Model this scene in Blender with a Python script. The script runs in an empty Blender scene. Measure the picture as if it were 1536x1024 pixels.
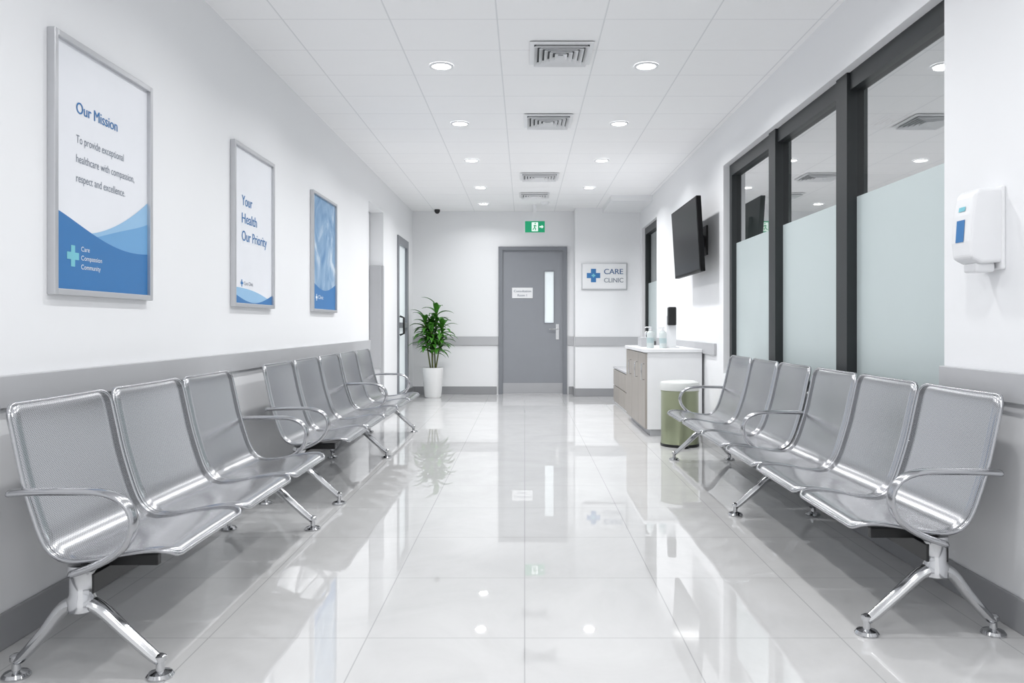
import bpy, bmesh, math, random
from mathutils import Vector, Matrix
random.seed(7)
scene = bpy.context.scene
COL = scene.collection
try:
    scene.view_settings.view_transform = 'Standard'
    scene.view_settings.look = 'None'
except Exception:
    pass

# ------------------------------------------------------------------ materials
def srgb(r, g, b):
    def c(v):
        v /= 255.0
        return v/12.92 if v <= 0.04045 else ((v+0.055)/1.055)**2.4
    return (c(r), c(g), c(b), 1.0)

def mat(name, col, rough=0.5, metal=0.0, emit=None, estr=0.0, coat=0.0, noise=0.03, nscale=6.0, bump=0.0, bscale=60, spec=0.5):
    m = bpy.data.materials.new(name); m.use_nodes = True
    nt = m.node_tree; b = nt.nodes['Principled BSDF']
    b.inputs['Roughness'].default_value = rough
    b.inputs['Metallic'].default_value = metal
    b.inputs['Specular IOR Level'].default_value = spec
    if coat: b.inputs['Coat Weight'].default_value = coat; b.inputs['Coat Roughness'].default_value = 0.08
    if emit:
        b.inputs['Emission Color'].default_value = emit
        b.inputs['Emission Strength'].default_value = estr
    tc = nt.nodes.new('ShaderNodeTexCoord')
    n = nt.nodes.new('ShaderNodeTexNoise'); n.inputs['Scale'].default_value = nscale; n.inputs['Detail'].default_value = 4
    nt.links.new(tc.outputs['Object'], n.inputs['Vector'])
    mx = nt.nodes.new('ShaderNodeMix'); mx.data_type = 'RGBA'
    mx.inputs[6].default_value = tuple(max(0, c*(1-noise)) for c in col[:3])+(1,)
    mx.inputs[7].default_value = tuple(min(1, c*(1+noise)) for c in col[:3])+(1,)
    nt.links.new(n.outputs['Fac'], mx.inputs[0])
    nt.links.new(mx.outputs[2], b.inputs['Base Color'])
    if bump:
        n2 = nt.nodes.new('ShaderNodeTexNoise'); n2.inputs['Scale'].default_value = bscale
        nt.links.new(tc.outputs['Object'], n2.inputs['Vector'])
        bp = nt.nodes.new('ShaderNodeBump'); bp.inputs['Strength'].default_value = bump; bp.inputs['Distance'].default_value = 0.002
        nt.links.new(n2.outputs['Fac'], bp.inputs['Height']); nt.links.new(bp.outputs['Normal'], b.inputs['Normal'])
    return m

def gridmask(nt, vec_out, axis, pitch, off, width):
    sep = nt.nodes.new('ShaderNodeSeparateXYZ'); nt.links.new(vec_out, sep.inputs[0])
    def M(op, a, b=None):
        n = nt.nodes.new('ShaderNodeMath'); n.operation = op
        if isinstance(a, (int, float)): n.inputs[0].default_value = a
        else: nt.links.new(a, n.inputs[0])
        if b is not None:
            if isinstance(b, (int, float)): n.inputs[1].default_value = b
            else: nt.links.new(b, n.inputs[1])
        return n.outputs[0]
    v = M('SUBTRACT', sep.outputs[axis], off)
    v = M('DIVIDE', v, pitch)
    v = M('FRACT', v)
    v = M('SUBTRACT', v, 0.5)
    v = M('ABSOLUTE', v)
    return M('GREATER_THAN', v, 0.5 - width/pitch/2)

def tiled(name, col, linecol, px, ox, wx, py, oy, wy, rough, vein=0.0, bumpy=0.0, spec=0.5):
    m = bpy.data.materials.new(name); m.use_nodes = True
    nt = m.node_tree; b = nt.nodes['Principled BSDF']; b.inputs['Roughness'].default_value = rough
    b.inputs['Specular IOR Level'].default_value = spec
    tc = nt.nodes.new('ShaderNodeTexCoord')
    a = gridmask(nt, tc.outputs['Object'], 0, px, ox, wx)
    c = gridmask(nt, tc.outputs['Object'], 1, py, oy, wy)
    mxm = nt.nodes.new('ShaderNodeMath'); mxm.operation = 'MAXIMUM'
    nt.links.new(a, mxm.inputs[0]); nt.links.new(c, mxm.inputs[1])
    n = nt.nodes.new('ShaderNodeTexNoise'); n.inputs['Scale'].default_value = 1.7; n.inputs['Detail'].default_value = 8
    n.inputs['Roughness'].default_value = 0.65; n.inputs['Distortion'].default_value = 1.4
    nt.links.new(tc.outputs['Object'], n.inputs['Vector'])
    r = nt.nodes.new('ShaderNodeValToRGB')
    r.color_ramp.elements[0].position = 0.35; r.color_ramp.elements[1].position = 0.62
    r.color_ramp.elements[0].color = tuple(x*(1-vein) for x in col[:3])+(1,)
    r.color_ramp.elements[1].color = col
    nt.links.new(n.outputs['Fac'], r.inputs[0])
    mx = nt.nodes.new('ShaderNodeMix'); mx.data_type = 'RGBA'
    nt.links.new(mxm.outputs[0], mx.inputs[0]); nt.links.new(r.outputs[0], mx.inputs[6]); mx.inputs[7].default_value = linecol
    nt.links.new(mx.outputs[2], b.inputs['Base Color'])
    if bumpy:
        n2 = nt.nodes.new('ShaderNodeTexNoise'); n2.inputs['Scale'].default_value = 90
        nt.links.new(tc.outputs['Object'], n2.inputs['Vector'])
        bp = nt.nodes.new('ShaderNodeBump'); bp.inputs['Strength'].default_value = bumpy; bp.inputs['Distance'].default_value = 0.002
        nt.links.new(n2.outputs['Fac'], bp.inputs['Height']); nt.links.new(bp.outputs['Normal'], b.inputs['Normal'])
    return m

M_wall = mat('wall_paint', srgb(239, 240, 242), 0.6, noise=0.012, nscale=2, bump=0.08, bscale=120)
M_floor = tiled('polished_porcelain', srgb(208, 208, 208), srgb(178, 178, 179), 0.5, 0.0, 0.004, 0.6, 0.13, 0.004, 0.015, vein=0.08, spec=1.0)
M_ceil = tiled('ceiling_tiles', srgb(252, 252, 253), srgb(229, 230, 232), 0.57, -0.146, 0.008, 0.475, 4.72, 0.007, 0.8, vein=0.015, bumpy=0.15, spec=0.2)
M_rail = mat('rail_grey', srgb(183, 184, 187), 0.45)
M_base = mat('baseboard_grey', srgb(150, 151, 154), 0.45)
M_white = mat('white_plastic', srgb(236, 237, 239), 0.3)
M_alu = mat('brushed_aluminium', srgb(200, 201, 204), 0.35, 0.7)
M_black = mat('black_metal', srgb(22, 23, 25), 0.4)
M_frame = mat('window_frame_black', srgb(36, 40, 42), 0.4)
M_chrome = mat('chrome', srgb(200, 201, 203), 0.12, 1.0)
M_armalu = mat('polished_arm', srgb(182, 183, 186), 0.2, 1.0)
M_blue = mat('print_blue', srgb(52, 118, 178), 0.5)
M_lblue = mat('print_light_blue', srgb(150, 192, 226), 0.5)
M_teal = mat('print_teal', srgb(120, 195, 210), 0.5)
M_navy = mat('print_navy', srgb(60, 95, 140), 0.5)
M_textg = mat('print_grey', srgb(125, 133, 146), 0.5)
M_wtext = mat('print_white', srgb(235, 240, 245), 0.5)
M_paper = mat('poster_paper', srgb(236, 238, 243), 0.35, spec=0.35)
M_door = mat('door_laminate', srgb(142, 145, 151), 0.4)
M_doorf = mat('door_frame_grey', srgb(126, 129, 135), 0.4)
M_steel = mat('kick_steel', srgb(180, 181, 184), 0.35, 0.8)
M_screen = mat('tv_screen', srgb(10, 11, 13), 0.25, spec=0.15)
M_tvb = mat('tv_housing', srgb(14, 14, 16), 0.5, spec=0.2)
M_green = mat('exit_green', srgb(20, 150, 105), 0.4, emit=srgb(20, 160, 110), estr=0.35)
M_exitw = mat('exit_white', srgb(235, 245, 240), 0.4, emit=srgb(235, 250, 240), estr=0.5)
M_leaf = mat('leaf_green', srgb(66, 126, 40), 0.38, noise=0.4, nscale=14)
M_stem = mat('stem', srgb(92, 100, 50), 0.6, noise=0.2)
M_soil = mat('soil', srgb(60, 45, 35), 0.9, noise=0.3, nscale=40)
M_pot = mat('pot_white', srgb(238, 238, 238), 0.25)
M_bin = mat('bin_green_metal', srgb(148, 154, 128), 0.3, 0.6)
M_binlid = mat('bin_lid', srgb(215, 217, 215), 0.3)
M_ductshade = mat('duct_shade', srgb(80, 82, 84), 0.8)  # shade inside the vents, put into the colour
M_glow = mat('lamp_diffuser', srgb(255, 255, 255), 0.5, emit=(1, 1, 1, 1), estr=12)
M_paneglow = mat('panel_glow', srgb(225, 233, 236), 0.3, emit=srgb(225, 233, 236), estr=0.3)  # door glass brightened by its own emission, no lamp behind it

def wood_mat():
    m = bpy.data.materials.new('grey_oak'); m.use_nodes = True
    nt = m.node_tree; b = nt.nodes['Principled BSDF']; b.inputs['Roughness'].default_value = 0.45
    tc = nt.nodes.new('ShaderNodeTexCoord'); mp = nt.nodes.new('ShaderNodeMapping'); mp.inputs['Scale'].default_value = (30, 30, 1.5)
    n = nt.nodes.new('ShaderNodeTexNoise'); n.inputs['Scale'].default_value = 1.5; n.inputs['Detail'].default_value = 6
    r = nt.nodes.new('ShaderNodeValToRGB')
    r.color_ramp.elements[0].color = srgb(142, 137, 131); r.color_ramp.elements[1].color = srgb(180, 174, 168)
    nt.links.new(tc.outputs['Object'], mp.inputs[0]); nt.links.new(mp.outputs[0], n.inputs['Vector'])
    nt.links.new(n.outputs['Fac'], r.inputs[0]); nt.links.new(r.outputs[0], b.inputs['Base Color'])
    return m
M_wood = wood_mat()

def perf_mat():
    m = bpy.data.materials.new('perforated_steel'); m.use_nodes = True
    nt = m.node_tree; b = nt.nodes['Principled BSDF']
    b.inputs['Metallic'].default_value = 0.95; b.inputs['Roughness'].default_value = 0.23
    uv = nt.nodes.new('ShaderNodeUVMap'); uv.uv_map = 'UVMap'
    mp = nt.nodes.new('ShaderNodeMapping'); mp.inputs['Rotation'].default_value = (0, 0, math.radians(45))
    mp.inputs['Scale'].default_value = (150, 150, 1)
    nt.links.new(uv.outputs[0], mp.inputs[0])
    v = nt.nodes.new('ShaderNodeTexVoronoi'); v.inputs['Randomness'].default_value = 0.0; v.inputs['Scale'].default_value = 1.0
    v.voronoi_dimensions = '2D'
    nt.links.new(mp.outputs[0], v.inputs['Vector'])
    r = nt.nodes.new('ShaderNodeValToRGB')
    r.color_ramp.elements[0].position = 0.22; r.color_ramp.elements[1].position = 0.32
    r.color_ramp.elements[0].color = srgb(128, 129, 132); r.color_ramp.elements[1].color = srgb(190, 191, 194)
    nt.links.new(v.outputs['Distance'], r.inputs[0]); nt.links.new(r.outputs[0], b.inputs['Base Color'])
    return m
M_perf = perf_mat()

def glass_mat(name, tint, transp, rough=0.02):
    m = bpy.data.materials.new(name); m.use_nodes = True
    nt = m.node_tree; nt.nodes.clear()
    o = nt.nodes.new('ShaderNodeOutputMaterial'); t = nt.nodes.new('ShaderNodeBsdfTransparent'); t.inputs[0].default_value = tint
    g = nt.nodes.new('ShaderNodeBsdfGlossy'); g.inputs['Roughness'].default_value = rough
    mx = nt.nodes.new('ShaderNodeMixShader')
    lw = nt.nodes.new('ShaderNodeLayerWeight'); lw.inputs['Blend'].default_value = 0.4
    n = nt.nodes.new('ShaderNodeMath'); n.operation = 'MULTIPLY'; n.inputs[1].default_value = 0.8
    n2 = nt.nodes.new('ShaderNodeMath'); n2.operation = 'ADD'; n2.inputs[1].default_value = 1-transp
    nt.links.new(lw.outputs['Fresnel'], n.inputs[0]); nt.links.new(n.outputs[0], n2.inputs[0]); nt.links.new(n2.outputs[0], mx.inputs[0])
    nt.links.new(t.outputs[0], mx.inputs[1]); nt.links.new(g.outputs[0], mx.inputs[2]); nt.links.new(mx.outputs[0], o.inputs[0])
    return m
M_glass = glass_mat('clear_glass', (0.68, 0.75, 0.75, 1), 0.95)
M_frost = mat('frosted_film', srgb(196, 207, 208), 0.35, noise=0.01)

def art_mat():
    m = bpy.data.materials.new('poster_abstract'); m.use_nodes = True
    nt = m.node_tree; b = nt.nodes['Principled BSDF']; b.inputs['Roughness'].default_value = 0.4
    tc = nt.nodes.new('ShaderNodeTexCoord'); mp = nt.nodes.new('ShaderNodeMapping'); mp.inputs['Scale'].default_value = (1, 2.5, 2.0)
    n = nt.nodes.new('ShaderNodeTexNoise'); n.inputs['Scale'].default_value = 1.6; n.inputs['Detail'].default_value = 3; n.inputs['Distortion'].default_value = 1.5
    r = nt.nodes.new('ShaderNodeValToRGB')
    r.color_ramp.elements[0].position = 0.32; r.color_ramp.elements[1].position = 0.75
    r.color_ramp.elements[0].color = srgb(88, 134, 178); r.color_ramp.elements[1].color = srgb(214, 226, 236)
    e = r.color_ramp.elements.new(0.54); e.color = srgb(134, 168, 200)
    nt.links.new(tc.outputs['Object'], mp.inputs[0]); nt.links.new(mp.outputs[0], n.inputs['Vector'])
    nt.links.new(n.outputs['Fac'], r.inputs[0]); nt.links.new(r.outputs[0], b.inputs['Base Color'])
    return m
M_art = art_mat()

# ------------------------------------------------------------------ helpers
def empty(name, loc):
    e = bpy.data.objects.new(name, None); e.location = loc; e.empty_display_size = 0.1
    COL.objects.link(e); return e

def finish(name, bm, mats, parent=None, smooth=False, keep_origin=False, bevel=0.0, solid=0.0, autos=False):
    if not isinstance(mats, (list, tuple)): mats = [mats]
    bmesh.ops.recalc_face_normals(bm, faces=bm.faces) if not solid else None
    if parent is not None: off = Vector(parent.location)
    elif keep_origin: off = Vector((0, 0, 0))
    else:
        xs = [v.co for v in bm.verts]
        off = Vector(((min(v.x for v in xs)+max(v.x for v in xs))/2, (min(v.y for v in xs)+max(v.y for v in xs))/2, min(v.z for v in xs)))
    for v in bm.verts: v.co -= off
    me = bpy.data.meshes.new(name); bm.to_mesh(me); bm.free()
    for m in mats: me.materials.append(m)
    if smooth or autos:
        for p in me.polygons: p.use_smooth = True
    o = bpy.data.objects.new(name, me); COL.objects.link(o)
    if parent is not None: o.parent = parent
    else: o.location = off
    if solid:
        s = o.modifiers.new('s', 'SOLIDIFY'); s.thickness = solid; s.offset = 0
    if bevel:
        b = o.modifiers.new('b', 'BEVEL'); b.width = bevel; b.segments = 3; b.limit_method = 'ANGLE'
    if autos:
        es = o.modifiers.new('es', 'EDGE_SPLIT'); es.split_angle = math.radians(35)
    return o

def box(bm, x0, x1, y0, y1, z0, z1, mi=0):
    vs = [bm.verts.new((x, y, z)) for x in (x0, x1) for y in (y0, y1) for z in (z0, z1)]
    for f in ((0, 1, 3, 2), (4, 6, 7, 5), (0, 4, 5, 1), (2, 3, 7, 6), (0, 2, 6, 4), (1, 5, 7, 3)):
        fc = bm.faces.new([vs[i] for i in f]); fc.material_index = mi
    return vs

def boxobj(name, dims, m, parent=None, bevel=0.0, keep=False):
    bm = bmesh.new(); box(bm, *dims); return finish(name, bm, m, parent, bevel=bevel, keep_origin=keep)

def lathe(bm, cx, cy, prof, seg=32, mi=0, cap=True):
    rings = []
    for r, z in prof:
        rings.append([bm.verts.new((cx+r*math.cos(2*math.pi*i/seg), cy+r*math.sin(2*math.pi*i/seg), z)) for i in range(seg)])
    for a, b in zip(rings, rings[1:]):
        for i in range(seg):
            f = bm.faces.new((a[i], a[(i+1) % seg], b[(i+1) % seg], b[i])); f.material_index = mi
    if cap:
        for rg in (rings[0], rings[-1]):
            f = bm.faces.new(rg); f.material_index = mi

def sweep(bm, pts, ra, rb=None, side=None, closed=False, seg=10, scale=None, mi=0):
    rb = rb if rb is not None else ra
    pts = [Vector(p) for p in pts]; n = len(pts); rings = []; prev = None
    for i, p in enumerate(pts):
        if closed: t = pts[(i+1) % n]-pts[(i-1) % n]
        else: t = pts[min(i+1, n-1)]-pts[max(i-1, 0)]
        t.normalize()
        if side is not None: u = Vector(side)
        elif prev is None:
            u = Vector((0, 0, 1)) if abs(t.z) < 0.8 else Vector((1, 0, 0))
        else: u = prev
        u = (u - t*u.dot(t)).normalized(); prev = u
        w = t.cross(u)
        s = scale[i] if scale else 1.0
        rings.append([bm.verts.new(p+u*ra*s*math.cos(2*math.pi*k/seg)+w*rb*s*math.sin(2*math.pi*k/seg)) for k in range(seg)])
    m = n if closed else n-1
    for i in range(m):
        a = rings[i]; b = rings[(i+1) % n]
        for k in range(seg):
            f = bm.faces.new((a[k], a[(k+1) % seg], b[(k+1) % seg], b[k])); f.material_index = mi
    if not closed:
        for rg in (rings[0], rings[-1]):
            f = bm.faces.new(rg); f.material_index = mi

def smoothpath(P, n=6):
    P = [Vector(p) for p in P]; out = []
    for i in range(len(P)-1):
        p0 = P[max(i-1, 0)]; p1 = P[i]; p2 = P[i+1]; p3 = P[min(i+2, len(P)-1)]
        for k in range(n):
            t = k/n
            out.append(0.5*((2*p1)+(p2-p0)*t+(2*p0-5*p1+4*p2-p3)*t*t+(3*p1-p0-3*p2+p3)*t**3))
    out.append(P[-1]); return out

AX = {'L': (Vector((0, 1, 0)), Vector((0, 0, 1)), Vector((1, 0, 0))),
      'B': (Vector((1, 0, 0)), Vector((0, 0, 1)), Vector((0, -1, 0))),
      'R': (Vector((0, -1, 0)), Vector((0, 0, 1)), Vector((-1, 0, 0)))}

def text(name, s, origin, width, height, face, m, parent, bold=0.0):
    U, V, N = AX[face]; off = Vector(parent.location)
    cu = bpy.data.curves.new('t', 'FONT'); cu.body = s; cu.size = 1
    cu.resolution_u = 6
    to = bpy.data.objects.new('t', cu); COL.objects.link(to)
    dg = bpy.context.evaluated_depsgraph_get()
    me = bpy.data.meshes.new_from_object(to.evaluated_get(dg))
    bpy.data.objects.remove(to)
    xs = [v.co.x for v in me.vertices]
    x0, x1 = min(xs), max(xs)
    sx = width/(x1-x0); sy = height/0.73
    bm = bmesh.new(); bm.from_mesh(me)
    if bold:   # second, slightly shifted strike in the same ink gives the heavier weight
        bm2 = bm.copy(); d_ = 0.028
        for v in bm2.verts: v.co.x += d_; v.co.z += 0.006
        tmp = bpy.data.meshes.new('tmp'); bm2.to_mesh(tmp); bm2.free(); bm.from_mesh(tmp)
    bm.to_mesh(me); bm.free()
    O = Vector(origin)
    for v in me.vertices:
        v.co = O+U*((v.co.x-x0)*sx)+V*(v.co.y*sy)+N*(v.co.z*0.05) - off
    me.materials.clear(); me.materials.append(m)
    o = bpy.data.objects.new(name, me); COL.objects.link(o); o.parent = parent
    return o

def poly(name, pts2, origin, face, m, parent):
    U, V, N = AX[face]; O = Vector(origin); bm = bmesh.new()
    bm.faces.new([bm.verts.new(O+U*a+V*b) for a, b in pts2])
    return finish(name, bm, m, parent)

def cross(name, c, size, face, m, parent, w=0.34):
    h = size/2; a = size*w/2
    return poly(name, [(-a, -h), (a, -h), (a, -a), (h, -a), (h, a), (a, a), (a, h), (-a, h), (-a, a), (-h, a), (-h, -a), (-a, -a)], c, face, m, parent)

# ------------------------------------------------------------------ room shell
XL, XR, YB, YF, H = -1.6, 1.6, 11.43, -1.6, 2.61
bm = bmesh.new(); box(bm, -2.3, 1.78, YF, YB+0.15, -0.1, 0); finish('floor', bm, M_floor, keep_origin=True)
bm = bmesh.new(); box(bm, -2.3, 1.78, YF, YB+0.15, H, H+0.1); finish('ceiling', bm, M_ceil, keep_origin=True)
T = 0.15
OPa, OPb, OPz = 8.2, 9.06, 2.26
GDa, GDb, GDz = 10.08, 10.88, 2.08
bm = bmesh.new()
box(bm, XL-T, XL, YF, OPa, 0, H); box(bm, XL-T, XL, OPa, OPb, OPz, H)
box(bm, XL-T, XL, OPb, GDa, 0, H); box(bm, XL-T, XL, GDa, GDb, GDz, H); box(bm, XL-T, XL, GDb, YB, 0, H)
box(bm, XL-T-0.45, XL-T-0.35, OPa-0.2, OPb+0.1, 0, H)
box(bm, XL-T-0.35, XL-T, OPa-0.2, OPa-0.1, 0, H); box(bm, XL-T-0.35, XL-T, OPb, OPb+0.1, 0, H)
finish('wall_left', bm, M_wall, keep_origin=True)

WY0, WY1, WZ0, WZ1 = 3.05, 6.44, 0.60, 2.27
F0, F1, FZ0, FZ1 = 9.7, 10.9, 0.72, 2.30
bm = bmesh.new(); TR = 0.18
box(bm, XR, XR+TR, YF, WY0, 0, H)
box(bm, XR, XR+TR, WY0, WY1, 0, WZ0); box(bm, XR, XR+TR, WY0, WY1, WZ1, H)
box(bm, XR, XR+TR, WY1, F0, 0, H)
box(bm, XR, XR+TR, F0, F1, 0, FZ0); box(bm, XR, XR+TR, F0, F1, FZ1, H)
box(bm, XR, XR+TR, F1, YB, 0, H)
finish('wall_right', bm, M_wall, keep_origin=True)
bm = bmesh.new()
CX0, CY0 = 0.70, 11.08
box(bm, XL-T, -0.37, YB, YB+0.15, 0, H); box(bm, -0.37, 0.60, YB, YB+0.15, 2.10, H); box(bm, 0.60, XR+TR, YB, YB+0.15, 0, H)
box(bm, CX0, XR, CY0, YB, 0, H)
finish('wall_back', bm, M_wall, keep_origin=True)
bm = bmesh.new(); box(bm, 1.08, XR, 10.0, CY0, H-0.07, H); finish('trim_bulkhead', bm, M_wall, keep_origin=True)

# adjacent consulting room seen through the glass
bm = bmesh.new()
AX0, AX1 = XR+TR, 4.6
box(bm, AX1, AX1+0.1, 0.8, 11.4, 0, H); box(bm, AX0, AX1, 0.7, 0.8, 0, H); box(bm, AX0, AX1, 11.4, 11.5, 0, H)
box(bm, AX0, AX1, 8.6, 8.7, 0, H)
finish('wall_side_room', bm, mat('side_room_paint', srgb(205, 212, 212), 0.6), keep_origin=True)
bm = bmesh.new(); box(bm, AX0, AX1, 0.7, 11.5, -0.1, 0); finish('floor_side_room', bm, M_floor, keep_origin=True)
bm = bmesh.new(); box(bm, AX0, AX1, 0.7, 11.5, H, H+0.1); finish('ceiling_side_room', bm, M_ceil, keep_origin=True)

# rails & baseboards
RZ0, RZ1 = 0.735, 0.835
def trim(name, boxes, m, bev=0.004):
    bm = bmesh.new()
    for b in boxes: box(bm, *b)
    finish(name, bm, m, keep_origin=True, bevel=bev)
trim('trim_1', [(XL, XL+0.022, YF, OPa, RZ0, RZ1)], M_rail)
trim('trim_2', [(XR-0.022, XR, YF, WY0, RZ0, RZ1), (XR-0.022, XR, 6.67, 9.6, RZ0, RZ1)], M_rail)
trim('trim_3', [(XL, -0.375, YB-0.022, YB, 0.70, RZ1-0.01), (0.605, CX0, YB-0.022, YB, 0.70, RZ1-0.01),
                (CX0-0.0, XR, CY0-0.022, CY0, 0.70, RZ1-0.01)], M_rail)
trim('baseboard_left', [(XL, XL+0.014, YF, OPa, 0, 0.11), (XL, XL+0.014, OPb, GDa-0.05, 0, 0.11), (XL, XL+0.014, GDb+0.05, YB, 0, 0.11)], M_base, 0.003)
trim('baseboard_right', [(XR-0.014, XR, YF, CY0, 0, 0.11)], M_base, 0.003)
trim('baseboard_back', [(XL, -0.40, YB-0.014, YB, 0, 0.11), (0.63, CX0, YB-0.014, YB, 0, 0.11), (CX0-0.014, CX0, CY0-0.014, YB, 0, 0.11), (CX0, XR, CY0-0.014, CY0, 0, 0.11)], M_base, 0.003)

# ------------------------------------------------------------------ windows
def window(name, y0, y1, z0, z1, mulls, xf, hdr, frost_z):
    e = empty(name, (xf, (y0+y1)/2, z0))
    bm = bmesh.new(); d = 0.07
    box(bm, xf, xf+d, y0, y1, z1-hdr, z1); box(bm, xf, xf+d, y0, y1, z0, z0+0.06)
    box(bm, xf, xf+d, y0, y0+0.06, z0+0.06, z1-hdr); box(bm, xf, xf+d, y1-0.07, y1, z0+0.06, z1-hdr)
    for a, b in mulls: box(bm, xf-0.015, xf+d+0.002, a, b, z0, z1)
    finish('frame', bm, M_frame, e)
    edges = [y0+0.05]+[v for m_ in mulls for v in m_]+[y1-0.06]
    bm = bmesh.new(); bm2 = bmesh.new()
    for i in range(0, len(edges), 2):
        a, b = edges[i], edges[i+1]; x = xf+0.038
        bm.faces.new([bm.verts.new(v) for v in ((x, a, frost_z), (x, b, frost_z), (x, b, z1-hdr+0.01), (x, a, z1-hdr+0.01))])
        box(bm2, xf+0.036, xf+0.043, a, b, z0+0.05, frost_z)
    finish('clear_pane', bm, M_glass, e); finish('frosted_pane', bm2, M_frost, e)
    return e
window('window_1', WY0, WY1, WZ0, WZ1, [(4.06, 4.20), (5.22, 5.36)], XR+0.05, 0.09, 1.64)
window('window_2', F0, F1, FZ0, FZ1, [], XR+0.04, 0.09, 1.55)

# ------------------------------------------------------------------ doors
d = empty('door_1', (0.115, YB, 0))
bm = bmesh.new()
box(bm, -0.375, -0.315, YB-0.03, YB+0.1, 0, 2.05); box(bm, 0.545, 0.605, YB-0.03, YB+0.1, 0, 2.05); box(bm, -0.375, 0.605, YB-0.03, YB+0.1, 2.05, 2.105)
finish('frame', bm, M_doorf, d)
bm = bmesh.new()
gx0, gx1, gz0, gz1 = 0.285, 0.415, 1.02, 1.75
LY0, LY1 = YB+0.0, YB+0.045
box(bm, -0.315, gx0, LY0, LY1, 0.005, 2.05); box(bm, gx1, 0.545, LY0, LY1, 0.005, 2.05)
box(bm, gx0, gx1, LY0, LY1, 0.005, gz0); box(bm, gx0, gx1, LY0, LY1, gz1, 2.05)
finish('leaf', bm, M_door, d)
boxobj('vision_panel', (gx0, gx1, LY0+0.012, LY0+0.02, gz0, gz1), M_paneglow, d)
bm = bmesh.new()
for a in ((gx0-0.012, gx0, gz0-0.012, gz1+0.012), (gx1, gx1+0.012, gz0-0.012, gz1+0.012), (gx0, gx1, gz0-0.012, gz0), (gx0, gx1, gz1, gz1+0.012)):
    box(bm, a[0], a[1], LY0-0.006, LY0+0.01, a[2], a[3])
finish('vision_trim', bm, M_doorf, d)
boxobj('kick_plate', (-0.31, 0.54, LY0-0.004, LY0, 0.01, 0.16), M_steel, d)
boxobj('plaque', (-0.18, 0.115, LY0-0.008, LY0, 1.37, 1.52), M_white, d, bevel=0.002)
text('plaque_text_1', 'Consultation', (-0.155, LY0-0.009, 1.455), 0.245, 0.035, 'B', M_textg, d, 0.01)
text('plaque_text_2', 'Room 1', (-0.10, LY0-0.009, 1.395), 0.13, 0.035, 'B', M_textg, d, 0.01)
bm = bmesh.new()
box(bm, 0.445, 0.49, LY0-0.01, LY0, 0.78, 1.0)
sweep(bm, [(0.468, LY0, 0.93), (0.468, LY0-0.05, 0.93), (0.45, LY0-0.055, 0.93), (0.35, LY0-0.055, 0.93)], 0.011)
finish('lever_handle', bm, M_chrome, d, autos=True)

g = empty('door_2', (XL, (GDa+GDb)/2, 0))
bm = bmesh.new()
for a in ((GDa-0.05, GDa+0.06, 0, GDz-0.06), (GDb-0.06, GDb+0.05, 0, GDz-0.06), (GDa-0.05, GDb+0.05, GDz-0.06, GDz+0.04), (GDa+0.06, GDb-0.06, 0, 0.12), (GDa+0.06, GDb-0.06, 0.95, 1.02)):
    box(bm, XL-0.06, XL+0.015, a[0], a[1], a[2], a[3])
finish('frame', bm, M_doorf, g)
boxobj('pane', (XL-0.03, XL-0.02, GDa+0.05, GDb-0.05, 0.1, GDz-0.05), M_paneglow, g)
bm = bmesh.new(); sweep(bm, [(XL+0.01, GDa+0.12, 0.86), (XL+0.06, GDa+0.12, 0.88), (XL+0.06, GDa+0.12, 1.08), (XL+0.01, GDa+0.12, 1.10)], 0.014)
finish('pull_handle', bm, M_black, g, smooth=True)
g = empty('door_3', (XL-T, (OPa+OPb)/2, 0))
boxobj('leaf', (XL-T-0.05, XL-T-0.005, OPa+0.01, OPb-0.01, 0.005, OPz-0.01), M_wall, g)
boxobj('push_plate', (XL-T-0.002, XL-0.02, OPb-0.035, OPb-0.002, 0.5, 1.66), M_rail, g, bevel=0.005)
boxobj('edge_guard', (XL-0.03, XL+0.004, OPb-0.02, OPb+0.03, 0.11, 1.66), M_rail, g, bevel=0.005)

# ------------------------------------------------------------------ posters
def poster(name, y0, y1, z0, z1, face_mat, fw=0.022):
    e = empty(name, (XL, (y0+y1)/2, z0))
    bm = bmesh.new(); x1 = XL+0.028
    box(bm, XL, x1, y0, y0+fw, z0, z1); box(bm, XL, x1, y1-fw, y1, z0, z1)
    box(bm, XL, x1, y0+fw, y1-fw, z0, z0+fw); box(bm, XL, x1, y0+fw, y1-fw, z1-fw, z1)
    finish('frame', bm, M_alu, e, bevel=0.003)
    boxobj('print', (XL, XL+0.012, y0+fw, y1-fw, z0+fw, z1-fw), face_mat, e)
    return e
X0 = XL+0.0130
def wave(name, parent, y0, y1, zb, fn_lo, fn_hi, m, dx):
    n = 40; bm = bmesh.new(); lo = []; hi = []
    for i in range(n+1):
        t = i/n; y = y0+(y1-y0)*t
        a = fn_lo(t) if fn_lo else zb
        b_ = max(fn_hi(t), a+1e-4)
        lo.append(bm.verts.new((X0+dx, y, a))); hi.append(bm.verts.new((X0+dx, y, b_)))
    for i in range(n): bm.faces.new((lo[i], lo[i+1], hi[i+1], hi[i]))
    finish(name, bm, m, parent)
p = poster('mission_poster', 2.678, 3.386, 1.092, 1.99, M_paper)
ya, yb, zb = 2.70, 3.364, 1.114
wave('wave_light', p, ya+0.14, yb, zb, None, lambda t: 1.315+0.185*max(0, t)**1.7, M_lblue, 0.0005)
wave('wave_mid', p, ya+0.2, yb, zb, None, lambda t: 1.30+0.03*math.sin(math.pi*t)+0.11*t**2.2, mat('print_mid_blue', srgb(110, 165, 212), 0.5), 0.0008)
wave('wave_dark', p, ya, yb, zb, None, lambda t: 1.385-0.10*math.sin(math.pi*0.5*t)**1.3 - 0.02*math.sin(math.pi*t), M_blue, 0.001)
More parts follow.
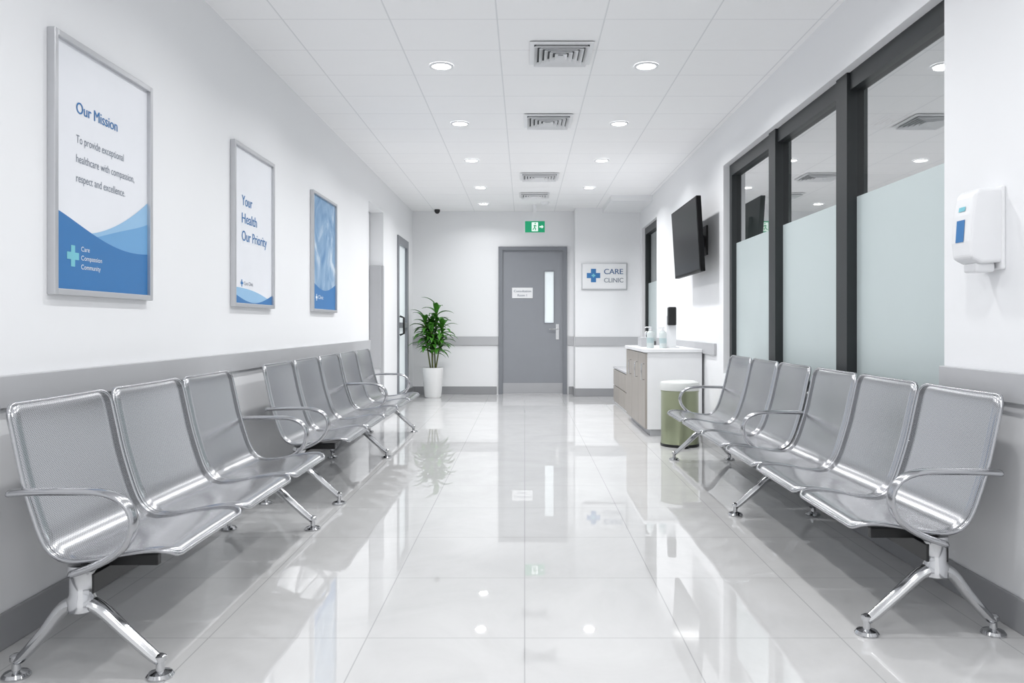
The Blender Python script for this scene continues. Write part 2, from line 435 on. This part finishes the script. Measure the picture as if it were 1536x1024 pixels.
text('title', 'Our Mission', (X0, 2.832, 1.742), 0.285, 0.042, 'L', M_blue, p, 0.012)
text('line_1', 'To provide exceptional', (X0, 2.832, 1.636), 0.335, 0.03, 'L', M_textg, p)
text('line_2', 'healthcare with compassion,', (X0, 2.832, 1.567), 0.42, 0.03, 'L', M_textg, p)
text('line_3', 'respect and excellence.', (X0, 2.832, 1.498), 0.345, 0.03, 'L', M_textg, p)
cross('cross_mark', (X0+0.002, 2.808, 1.232), 0.075, 'L', M_teal, p)
text('tag_1', 'Care', (X0+0.002, 2.86, 1.253), 0.055, 0.018, 'L', M_wtext, p)
text('tag_2', 'Compassion', (X0+0.002, 2.86, 1.221), 0.14, 0.018, 'L', M_wtext, p)
text('tag_3', 'Community', (X0+0.002, 2.86, 1.189), 0.13, 0.018, 'L', M_wtext, p)
p = poster('health_poster', 4.344, 5.04, 1.09, 2.0, M_paper)
wave('wave_light', p, 4.366, 5.018, 1.112, None, lambda t: 1.20-0.07*t+0.02*math.sin(3*t), M_lblue, 0.0005)
wave('wave_dark', p, 4.366, 5.018, 1.112, None, lambda t: 1.165-0.05*math.sin(math.pi*t)+0.005*t, M_blue, 0.001)
text('title_1', 'Your', (X0, 4.49, 1.665), 0.17, 0.06, 'L', M_blue, p, 0.012)
text('title_2', 'Health', (X0, 4.49, 1.565), 0.25, 0.06, 'L', M_blue, p, 0.012)
text('title_3', 'Our Priority', (X0, 4.49, 1.465), 0.43, 0.06, 'L', M_blue, p, 0.012)
cross('cross_mark', (X0, 4.49, 1.225), 0.04, 'L', M_blue, p)
text('tag', 'Care Clinic', (X0, 4.525, 1.215), 0.15, 0.022, 'L', M_textg, p)
p = poster('abstract_poster', 5.963, 6.72, 1.09, 2.0, M_art)
wave('wave_dark', p, 5.985, 6.698, 1.112, None, lambda t: 1.32-0.06*math.sin(math.pi*t), M_blue, 0.0005)
cross('cross_mark', (X0+0.001, 6.10, 1.20), 0.05, 'L', M_wtext, p)
text('tag', 'Clinic', (X0+0.001, 6.15, 1.19), 0.15, 0.03, 'L', M_wtext, p)

# ------------------------------------------------------------------ CARE CLINIC sign
s = empty('clinic_sign', (1.1, CY0, 1.47))
yc = CY0-0.03
boxobj('frame', (0.785, 1.415, yc, CY0, 1.475, 1.845), M_alu, s, bevel=0.006)
boxobj('panel', (0.80, 1.40, yc-0.006, yc+0.004, 1.49, 1.83), M_white, s, bevel=0.002)
cross('cross_mark', (0.95, yc-0.008, 1.67), 0.185, 'B', M_blue, s, 0.38)
cross('cross_dot', (0.95, yc-0.009, 1.67), 0.05, 'B', M_teal, s, 0.38)
text('sign_text_1', 'CARE', (1.095, yc-0.008, 1.69), 0.26, 0.075, 'B', M_navy, s, 0.015)
text('sign_text_2', 'CLINIC', (1.095, yc-0.008, 1.575), 0.265, 0.065, 'B', M_textg, s, 0.01)

# ------------------------------------------------------------------ exit sign
s = empty('exit_sign', (0.135, 10.8, H))
bm = bmesh.new(); box(bm, 0.115, 0.155, 10.78, 10.82, 2.39, H); finish('hanger', bm, M_white, s)
boxobj('housing', (0.0, 0.275, 10.78, 10.82, 2.225, 2.395), M_white, s, bevel=0.004)
boxobj('face', (0.005, 0.27, 10.774, 10.781, 2.235, 2.385), M_green, s)
poly('doorway', [(0, 0), (0.085, 0), (0.085, 0.12), (0, 0.12)], (0.095, 10.7725, 2.25), 'B', M_exitw, s)
bm = bmesh.new(); yy = 10.771
for a, b_ in (((0.138, 2.335), (0.132, 2.30)), ((0.132, 2.30), (0.150, 2.285)), ((0.150, 2.285), (0.145, 2.262)), ((0.132, 2.30), (0.118, 2.275)), ((0.118, 2.275), (0.105, 2.272)), ((0.138, 2.330), (0.158, 2.315)), ((0.138, 2.330), (0.12, 2.318))):
    sweep(bm, [(a[0], yy, a[1]), (b_[0], yy, b_[1])], 0.006, 0.001, side=None, seg=6)
sweep(bm, [(0.143, yy, 2.345), (0.143, yy, 2.360)], 0.007, seg=8)
finish('running_figure', bm, M_green, s)
poly('arrow', [(0, 0.015), (0.03, 0.015), (0.03, 0), (0.055, 0.025), (0.03, 0.05), (0.03, 0.035), (0, 0.035)], (0.20, 10.7725, 2.285), 'B', M_exitw, s)

# ------------------------------------------------------------------ ceiling fixtures
def vent(x, y, w, dpt):
    e = empty('ceiling_vent', (x, y, H))
    bm = bmesh.new(); box(bm, x-w/2+0.02, x+w/2-0.02, y-dpt/2+0.02, y+dpt/2-0.02, H-0.004, H-0.001); finish('duct_shade_plate', bm, M_ductshade, e)  # dark plate stands in for the shaded duct; ceiling is not cut
    bm = bmesh.new()
    def ring(w0, d0, w1, d1, z0, z1):
        o = [(-w0/2, -d0/2), (w0/2, -d0/2), (w0/2, d0/2), (-w0/2, d0/2)]
        i_ = [(-w1/2, -d1/2), (w1/2, -d1/2), (w1/2, d1/2), (-w1/2, d1/2)]
        O = [bm.verts.new((x+a, y+b, z0)) for a, b in o]; I = [bm.verts.new((x+a, y+b, z1)) for a, b in i_]
        for k in range(4): bm.faces.new((O[k], O[(k+1) % 4], I[(k+1) % 4], I[k]))
    ring(w, dpt, w-0.05, dpt-0.05, H-0.008, H-0.014)
    for k in range(5):
        a = 0.07+k*0.062
        if dpt-a < 0.03: break
        ring(w-a+0.02, dpt-a+0.02, w-a-0.02, dpt-a-0.02, H-0.03, H-0.008)
    finish('louvers', bm, M_white, e, solid=0.003)
for v in ((0.215, 4.76, 0.37, 0.40), (0.185, 6.34, 0.38, 0.42), (0.16, 8.72, 0.42, 0.42), (0.12, 9.98, 0.37, 0.38), (2.95, 6.3, 0.4, 0.4)):
    vent(*v)

def downlight(x, y, power):
    e = empty('recessed_downlight', (x, y, H))
    bm = bmesh.new()
    seg = 32
    def rg(r, z): return [bm.verts.new((x+r*math.cos(2*math.pi*i/seg), y+r*math.sin(2*math.pi*i/seg), z)) for i in range(seg)]
    R = [rg(0.075, H-0.001), rg(0.075, H-0.008), rg(0.06, H-0.010), rg(0.058, H-0.004)]
    for a, b_ in zip(R, R[1:]):
        for i in range(seg): bm.faces.new((a[i], a[(i+1) % seg], b_[(i+1) % seg], b_[i]))
    finish('trim_ring', bm, M_white, e, smooth=True)
    bm = bmesh.new(); bm.faces.new([bm.verts.new((x+0.06*math.cos(2*math.pi*i/seg), y+0.06*math.sin(2*math.pi*i/seg), H-0.006)) for i in range(seg)])
    finish('diffuser', bm, M_glow, e)
    ld = bpy.data.lights.new('lamp', 'AREA'); ld.shape = 'DISK'; ld.size = 0.11; ld.energy = power; ld.color = (1, 1, 1)
    ld.spread = math.radians(150)
    lo = bpy.data.objects.new('lamp', ld); lo.parent = e; lo.location = (0, 0, -0.015); COL.objects.link(lo)
for y, pw in ((5.0, 10.5), (6.43, 11.5), (7.87, 13.5), (9.43, 17)):
    downlight(-0.52, y, pw); downlight(0.76, y, pw)
downlight(-0.55, 10.7, 6.0)
for y, pw in ((3.5, 8.5), (2.0, 7.3), (0.5, 7.3), (-0.9, 7.3)):
    downlight(-0.52, y, pw); downlight(0.76, y, pw)
for x, y in ((2.9, 3.6), (2.9, 5.2), (3.1, 7.6), (3.1, 9.9)): downlight(x, y, 14)

bm = bmesh.new(); lathe(bm, 0.27, 10.55, [(0.055, H), (0.055, H-0.015), (0.04, H-0.035), (0.02, H-0.04)]); finish('smoke_detector', bm, M_white, autos=True)
bm = bmesh.new(); lathe(bm, -1.23, 11.25, [(0.04, H), (0.04, H-0.02), (0.036, H-0.035), (0.02, H-0.055), (0.004, H-0.06)]); finish('dome_camera', bm, M_black, autos=True)

# ------------------------------------------------------------------ benches
PROF = smoothpath([(0.0, 0.765, 0), (0.012, 0.74, 0), (0.03, 0.66, 0), (0.052, 0.56, 0), (0.078, 0.47, 0), (0.105, 0.395, 0), (0.135, 0.352, 0), (0.18, 0.332, 0),
                   (0.25, 0.336, 0), (0.33, 0.352, 0), (0.41, 0.362, 0), (0.455, 0.358, 0), (0.475, 0.343, 0)], 4)
def bench(xb, f, bounds, arms, legs):
    ymin = bounds[0][0]; ymax = bounds[-1][1]
    e = empty('waiting_bench', (xb+f*0.2, (ymin+ymax)/2, 0))
    P = lambda dd, y, z: Vector((xb+f*dd, y, z))
    L = [0]
    for a, b_ in zip(PROF, PROF[1:]): L.append(L[-1]+(b_-a).length)
    tot = L[-1]
    def inset(l):
        r = 0.045; q = min(l, tot-l)
        return r-math.sqrt(max(0, r*r-(r-q)**2)) if q < r else 0.0
    bs = bmesh.new(); uvl = bs.loops.layers.uv.new('UVMap'); br = bmesh.new()
    NW = 10
    for (a, b_) in bounds:
        grid = []; uvs = []
        for i, p_ in enumerate(PROF):
            ins = inset(L[i]); row = []; ur = []
            tg = (PROF[min(i+1, len(PROF)-1)]-PROF[max(i-1, 0)]).normalized()
            for k in range(NW+1):
                t = k/NW; y = a+ins+(b_-a-2*ins)*t
                bow = 0.008*(1-(2*t-1)**2)
                row.append(bs.verts.new(P(p_.x-bow*abs(tg.y), y, p_.y-bow*0.6*abs(tg.x)))); ur.append((y, L[i]))
            grid.append(row); uvs.append(ur)
        for i in range(len(grid)-1):
            for k in range(NW):
                fc = bs.faces.new((grid[i][k], grid[i][k+1], grid[i+1][k+1], grid[i+1][k]))
                idx = ((i, k), (i, k+1), (i+1, k+1), (i+1, k))
                for lp, (ii, kk) in zip(fc.loops, idx): lp[uvl].uv = uvs[ii][kk]
        loop = [r[0].co.copy() for r in grid]+[v.co.copy() for v in grid[-1][1:-1]]+[r[-1].co.copy() for r in reversed(grid)]+[v.co.copy() for v in reversed(grid[0][1:-1])]
        sweep(br, loop, 0.0066, closed=True, seg=8)
    finish('perforated_shells', bs, M_perf, e, smooth=True, solid=0.004)
    finish('shell_rims', br, M_armalu, e, smooth=True)
    bb = bmesh.new()
    xa, xc = sorted((xb+f*0.17, xb+f*0.24)); box(bb, xa, xc, ymin+0.02, ymax-0.02, 0.235, 0.29)
    for (a, b_) in bounds:
        for y in (a+0.12, b_-0.12):
            xs = sorted((xb+f*0.15, xb+f*0.38)); box(bb, xs[0], xs[1], y-0.012, y+0.012, 0.288, 0.321)
    finish('beam', bb, M_black, e, bevel=0.003)
    bl = bmesh.new()
    for y in legs:
        c = P(0.205, y, 0)
        lathe(bl, c.x, c.y, [(0.036, 0.318), (0.038, 0.30), (0.032, 0.29), (0.032, 0.235), (0.038, 0.225), (0.038, 0.19), (0.02, 0.18)], 20)
        for dd in (0.425, 0.02):
            sgn = 1 if dd > 0.2 else -1
            path = smoothpath([P(0.205, y, 0.215), P(0.205+sgn*0.05, y, 0.195), P(0.205+(dd-0.205)*0.55, y, 0.13), P(dd-sgn*0.02, y, 0.06), P(dd, y, 0.047)], 4)
            n = len(path)
            sweep(bl, path, 0.029, 0.022, side=(0, 1, 0), scale=[1-0.42*i/(n-1) for i in range(n)], seg=12)
            q = P(dd, y, 0)
            lathe(bl, q.x, q.y, [(0.036, 0.0), (0.038, 0.006), (0.032, 0.014), (0.012, 0.02), (0.011, 0.045), (0.017, 0.047), (0.017, 0.06), (0.008, 0.066)], 16)
    finish('legs', bl, M_chrome, e, autos=True)
    ba = bmesh.new()
    for y in arms:
        path = smoothpath([P(0.035, y, 0.527), P(0.10, y, 0.531), P(0.20, y, 0.532), P(0.29, y, 0.528), P(0.35, y, 0.503), P(0.375, y, 0.455), P(0.365, y, 0.405), P(0.33, y, 0.362), P(0.27, y, 0.328), P(0.205, y, 0.305)], 5)
        sweep(ba, path, 0.024, 0.0105, side=(0, 1, 0), seg=12)
    finish('armrests', ba, M_armalu, e, smooth=True)
def mk(y0, y1, n, stations):
    pitch = (y1-y0)/n; out = []
    for i in range(n):
        a = y0+i*pitch; b_ = a+pitch
        ga = 0.026 if any(abs(a-s_) < 0.1 for s_ in stations) else 0.010
        gb = 0.026 if any(abs(b_-s_) < 0.1 for s_ in stations) else 0.010
        out.append((a+ga, b_-gb))
    return out
bench(-1.45, 1, mk(2.20, 3.95, 3, [2.20, 3.95]), [2.20, 3.95], [2.25, 3.87])
bench(-1.45, 1, mk(4.38, 7.44, 5, [4.38, 6.216, 7.44]), [4.38, 6.216, 7.44], [4.42, 5.95, 7.38])
bench(1.52, -1, mk(2.50, 5.90, 6, [2.50, 4.20, 5.90]), [2.50, 4.20, 5.90], [2.56, 4.16, 5.86])

# ------------------------------------------------------------------ plant
pt = empty('potted_plant', (-1.25, 10.9, 0))
bm = bmesh.new(); lathe(bm, -1.25, 10.9, [(0.10, 0.0), (0.115, 0.02), (0.145, 0.40), (0.148, 0.41), (0.135, 0.41), (0.132, 0.36)], 40, cap=False)
bmesh.ops.holes_fill(bm, edges=[e_ for e_ in bm.edges if e_.is_boundary])
finish('planter', bm, M_pot, pt, autos=True)
bm = bmesh.new(); lathe(bm, -1.25, 10.9, [(0.133, 0.36), (0.133, 0.385), (0.05, 0.395)], 24); finish('soil', bm, M_soil, pt)
bs = bmesh.new(); bl = bmesh.new()
stems = [((-0.03, 0.0), (-0.11, 0.0), 1.06), ((0.03, 0.02), (0.05, 0.03), 1.18), ((0.0, -0.04), (-0.01, -0.09), 0.90), ((-0.01, 0.04), (-0.03, 0.08), 1.02), ((0.04, -0.02), (0.14, -0.03), 0.98)]
for (s0, s1, zt) in stems:
    base = Vector((-1.25+s0[0], 10.9+s0[1], 0.38)); top = Vector((-1.25+s1[0], 10.9+s1[1], zt))
    mid = (base+top)/2+Vector((random.uniform(-.02, .02), random.uniform(-.02, .02), 0))
    path = smoothpath([base, mid, top], 6); sweep(bs, path, 0.011, seg=8, scale=[1-0.5*i/(len(path)-1) for i in range(len(path))])
    nl = 26
    for i in range(nl):
        t = 0.38+0.62*i/(nl-1)
        o = base.lerp(top, t)+(mid-(base+top)/2)*(1-abs(2*t-1))
        az = i*2.4+random.uniform(-.3, .3)
        el = math.radians(random.uniform(22, 50)+35*max(0, (t-0.75)/0.25))
        ln = random.uniform(0.20, 0.32); wd = random.uniform(0.030, 0.040)
        dirh = Vector((math.cos(az), math.sin(az), 0)); side = Vector((-math.sin(az), math.cos(az), 0))
        prev = None; N = 7; pos = o.copy(); ang = el
        for k in range(N+1):
            u = k/N
            w = wd*math.sin(math.pi*min(1, (u*0.93+0.05))**0.8)
            dr = dirh*math.cos(ang)+Vector((0, 0, math.sin(ang))); up = Vector((0, 0, math.cos(ang)))-dirh*math.sin(ang)
            row = [bl.verts.new(pos-side*w+up*w*0.35), bl.verts.new(pos), bl.verts.new(pos+side*w+up*w*0.35)]
            if prev:
                bl.faces.new((prev[0], prev[1], row[1], row[0])); bl.faces.new((prev[1], prev[2], row[2], row[1]))
            prev = row; pos = pos+dr*ln/N; ang -= math.radians(13)
for v in bl.verts:
    if v.co.x < XL+0.02: v.co.x = XL+0.02
    if v.co.y > YB-0.03: v.co.y = YB-0.03
finish('stems', bs, M_stem, pt, smooth=True)
finish('foliage', bl, M_leaf, pt, smooth=True)

# ------------------------------------------------------------------ counter cabinet
cb = empty('counter_cabinet', (1.32, 7.75, 0))
cx, cy0, cy1 = 1.07, 7.11, 8.42
bm = bmesh.new()
box(bm, cx+0.02, XR-0.023, cy0, cy1, 0.06, 0.745)
finish('carcass', bm, M_white, cb, bevel=0.002)
boxobj('worktop', (cx-0.015, XR-0.023, cy0-0.02, cy1, 0.745, 0.775), M_white, cb, bevel=0.004)
boxobj('plinth', (cx+0.05, XR-0.03, cy0+0.02, cy1-0.02, 0.0, 0.06), M_rail, cb)
bm = bmesh.new()
n = 3; w = (cy1-cy0)/n
for i in range(n): box(bm, cx, cx+0.02, cy0+i*w+0.004, cy0+(i+1)*w-0.004, 0.065, 0.735)
finish('doors', bm, M_wood, cb, bevel=0.002)
bm = bmesh.new()
for i in range(n): sweep(bm, [(cx, cy0+i*w+0.05, 0.50), (cx-0.025, cy0+i*w+0.05, 0.50), (cx-0.025, cy0+i*w+0.05, 0.64), (cx, cy0+i*w+0.05, 0.64)], 0.005, seg=8)
finish('handles', bm, M_chrome, cb, smooth=True)
lc = empty('low_cabinet', (1.34, 9.3, 0))
boxobj('carcass', (1.15, XR-0.03, 8.46, 10.2, 0.0, 0.44), M_white, lc, bevel=0.002)
boxobj('worktop', (1.13, XR-0.03, 8.46, 10.21, 0.44, 0.46), M_rail, lc, bevel=0.002)
bm = bmesh.new()
for i in range(3):
    for j in range(2): box(bm, 1.132, 1.15, 8.48+i*0.575, 9.04+i*0.575, 0.03+j*0.205, 0.225+j*0.205)
finish('drawer_fronts', bm, M_wood, lc, bevel=0.002)

TZ = 0.775
M_lab = mat('bottle_label', srgb(176, 194, 196), 0.4)
def pump(x, y, r, h, body, name='pump_bottle'):
    e = empty(name, (x, y, TZ))
    bm = bmesh.new(); lathe(bm, x, y, [(r*0.94, TZ), (r, TZ+0.006), (r, TZ+h*0.72), (r*0.8, TZ+h*0.8), (r*0.35, TZ+h*0.86), (r*0.35, TZ+h*0.9)], 20); finish('bottle', bm, body, e, autos=True)
    bm = bmesh.new(); lathe(bm, x, y, [(r*0.42, TZ+h*0.86), (r*0.42, TZ+h*0.93), (0.005, TZ+h*0.93), (0.005, TZ+h), (0.012, TZ+h), (0.012, TZ+h*1.05)], 14)
    sweep(bm, [(x, y, TZ+h*1.02), (x-0.04, y, TZ+h*1.02), (x-0.05, y, TZ+h*0.98)], 0.005, seg=8); finish('pump_head', bm, M_white, e, autos=True)
    bm = bmesh.new(); lathe(bm, x, y, [(r*1.01, TZ+h*0.25), (r*1.01, TZ+h*0.5)], 20, cap=False); finish('label', bm, M_lab, e, smooth=True)
M_bot = mat('bottle_translucent', srgb(206, 214, 214), 0.2)
pump(1.17, 7.45, 0.034, 0.19, M_bot); pump(1.27, 7.35, 0.034, 0.185, M_bot)
e = empty('tissue_box', (1.20, 7.95, TZ)); boxobj('carton', (1.14, 1.26, 7.84, 8.06, TZ, TZ+0.09), M_rail, e, bevel=0.003)
bm = bmesh.new()
for a in range(3): sweep(bm, smoothpath([(1.20, 7.92+a*0.03, TZ+0.085), (1.19+a*0.01, 7.92+a*0.03, TZ+0.13), (1.21, 7.93+a*0.03, TZ+0.15)], 4), 0.02, 0.004, side=(0, 1, 0), scale=[1]*6+[0.8, 0.6, 0.3])
finish('tissue', bm, M_white, e, smooth=True)
e = empty('sanitizer_stand', (1.35, 7.45, TZ))
bm = bmesh.new(); box(bm, 1.30, 1.43, 7.39, 7.51, TZ, TZ+0.012); box(bm, 1.32, 1.41, 7.44, 7.47, TZ+0.012, TZ+0.30); finish('stand', bm, M_white, e, bevel=0.003)
bm = bmesh.new(); box(bm, 1.325, 1.40, 7.37, 7.44, TZ+0.21, TZ+0.38); finish('dispenser_head', bm, M_black, e, bevel=0.012)

# ------------------------------------------------------------------ bin
b = empty('pedal_bin', (1.28, 6.58, 0))
bx, by, R_ = 1.275, 6.58, 0.155
bm = bmesh.new(); lathe(bm, bx, by, [(R_*0.97, 0.0), (R_, 0.01), (R_, 0.025), (R_*0.98, 0.03), (R_*0.98, 0.44), (R_, 0.445), (R_, 0.455)], 48); finish('body', bm, M_bin, b, autos=True)
bm = bmesh.new(); lathe(bm, bx, by, [(R_*1.03, 0.456), (R_*1.04, 0.47), (R_*1.04, 0.505), (R_*1.0, 0.52), (R_*0.8, 0.53), (R_*0.78, 0.526), (0.02, 0.532)], 48); finish('lid', bm, M_binlid, b, autos=True)
bm = bmesh.new(); lathe(bm, bx, by, [(R_*1.015, 0.0), (R_*1.015, 0.022)], 48); box(bm, bx-0.04, bx+0.04, by-R_-0.05, by-R_+0.02, 0.012, 0.022); finish('base_pedal', bm, M_black, b, autos=True)

# ------------------------------------------------------------------ TV
tv = empty('wall_television', (XR, 7.1, 1.74))
bm = bmesh.new()
def tvp(u, y, z): return (1.44+u-(z-1.44)*0.06, y, z)
def slab(bm, u0, u1, y0, y1, z0, z1):
    vs = [bm.verts.new(tvp(u, y, z)) for u in (u0, u1) for y in (y0, y1) for z in (z0, z1)]
    for f in ((0, 1, 3, 2), (4, 6, 7, 5), (0, 4, 5, 1), (2, 3, 7, 6), (0, 2, 6, 4), (1, 5, 7, 3)): bm.faces.new([vs[i] for i in f])
slab(bm, 0, 0.04, 6.55, 7.66, 1.43, 2.05); slab(bm, 0.04, 0.07, 6.75, 7.46, 1.5, 1.9)
finish('housing', bm, M_tvb, tv, bevel=0.004)
bm = bmesh.new(); slab(bm, -0.002, 0.0, 6.565, 7.645, 1.448, 2.037); finish('screen', bm, M_screen, tv)
bm = bmesh.new(); box(bm, XR-0.015, XR, 6.98, 7.22, 1.6, 1.86); box(bm, 1.46, XR-0.01, 7.06, 7.14, 1.68, 1.78); finish('bracket', bm, M_black, tv, bevel=0.003)

# ------------------------------------------------------------------ soap dispenser
ds = empty('soap_dispenser', (XR, 2.72, 1.17))
y0, y1 = 2.665, 2.785
bm = bmesh.new()
prof = [(0, 1.20), (0.075, 1.195), (0.112, 1.215), (0.118, 1.27), (0.112, 1.36), (0.10, 1.43), (0.085, 1.447), (0, 1.45)]
A = [bm.verts.new((XR-a, y0, z)) for a, z in prof]; B = [bm.verts.new((XR-a, y1, z)) for a, z in prof]
bm.faces.new(A); bm.faces.new(B)
for i in range(len(prof)): j = (i+1) % len(prof); bm.faces.new((A[i], A[j], B[j], B[i]))
finish('cover', bm, M_white, ds, bevel=0.012)
boxobj('back_plate', (XR-0.012, XR+0.001, y0-0.006, y1+0.006, 1.175, 1.455), M_white, ds, bevel=0.006)
bm = bmesh.new(); box(bm, XR-0.085, XR-0.02, y0+0.02, y1-0.02, 1.168, 1.20); finish('nozzle', bm, M_white, ds, bevel=0.008)
bm = bmesh.new(); x_ = XR-0.1195
bm.faces.new([bm.verts.new(v) for v in ((x_, y0+0.035, 1.27), (x_, y1-0.035, 1.27), (x_+0.0050, y1-0.035, 1.345), (x_+0.0050, y0+0.035, 1.345))]); finish('label_blue', bm, M_blue, ds)
bm = bmesh.new(); x_ = XR-0.1115
bm.faces.new([bm.verts.new(v) for v in ((x_, y0+0.04, 1.375), (x_, y1-0.04, 1.375), (x_+0.0025, y1-0.04, 1.39), (x_+0.0025, y0+0.04, 1.39))]); finish('label_teal', bm, M_teal, ds)

e = empty('wall_socket', (XL, 4.16, 0.69)); boxobj('plate', (XL, XL+0.012, 4.11, 4.21, 0.62, 0.72), M_white, e, bevel=0.004)
bm = bmesh.new(); box(bm, XL+0.012, XL+0.05, 4.135, 4.185, 0.645, 0.695); finish('plug', bm, M_white, e, bevel=0.008)

# ------------------------------------------------------------------ world + camera
w = bpy.data.worlds.new('world'); scene.world = w; w.use_nodes = True
w.node_tree.nodes['Background'].inputs[0].default_value = (0.97, 0.98, 1.0, 1); w.node_tree.nodes['Background'].inputs[1].default_value = 1.1
cam = bpy.data.cameras.new('camera'); co = bpy.data.objects.new('camera', cam); COL.objects.link(co)
co.location = (0, 0, 0.99); co.rotation_euler = (math.radians(90), 0, 0)
cam.sensor_width = 36; cam.lens = 36*1200/1536
cam.shift_x = -19/1536; cam.shift_y = -25/1536; cam.clip_start = 0.05
scene.camera = co
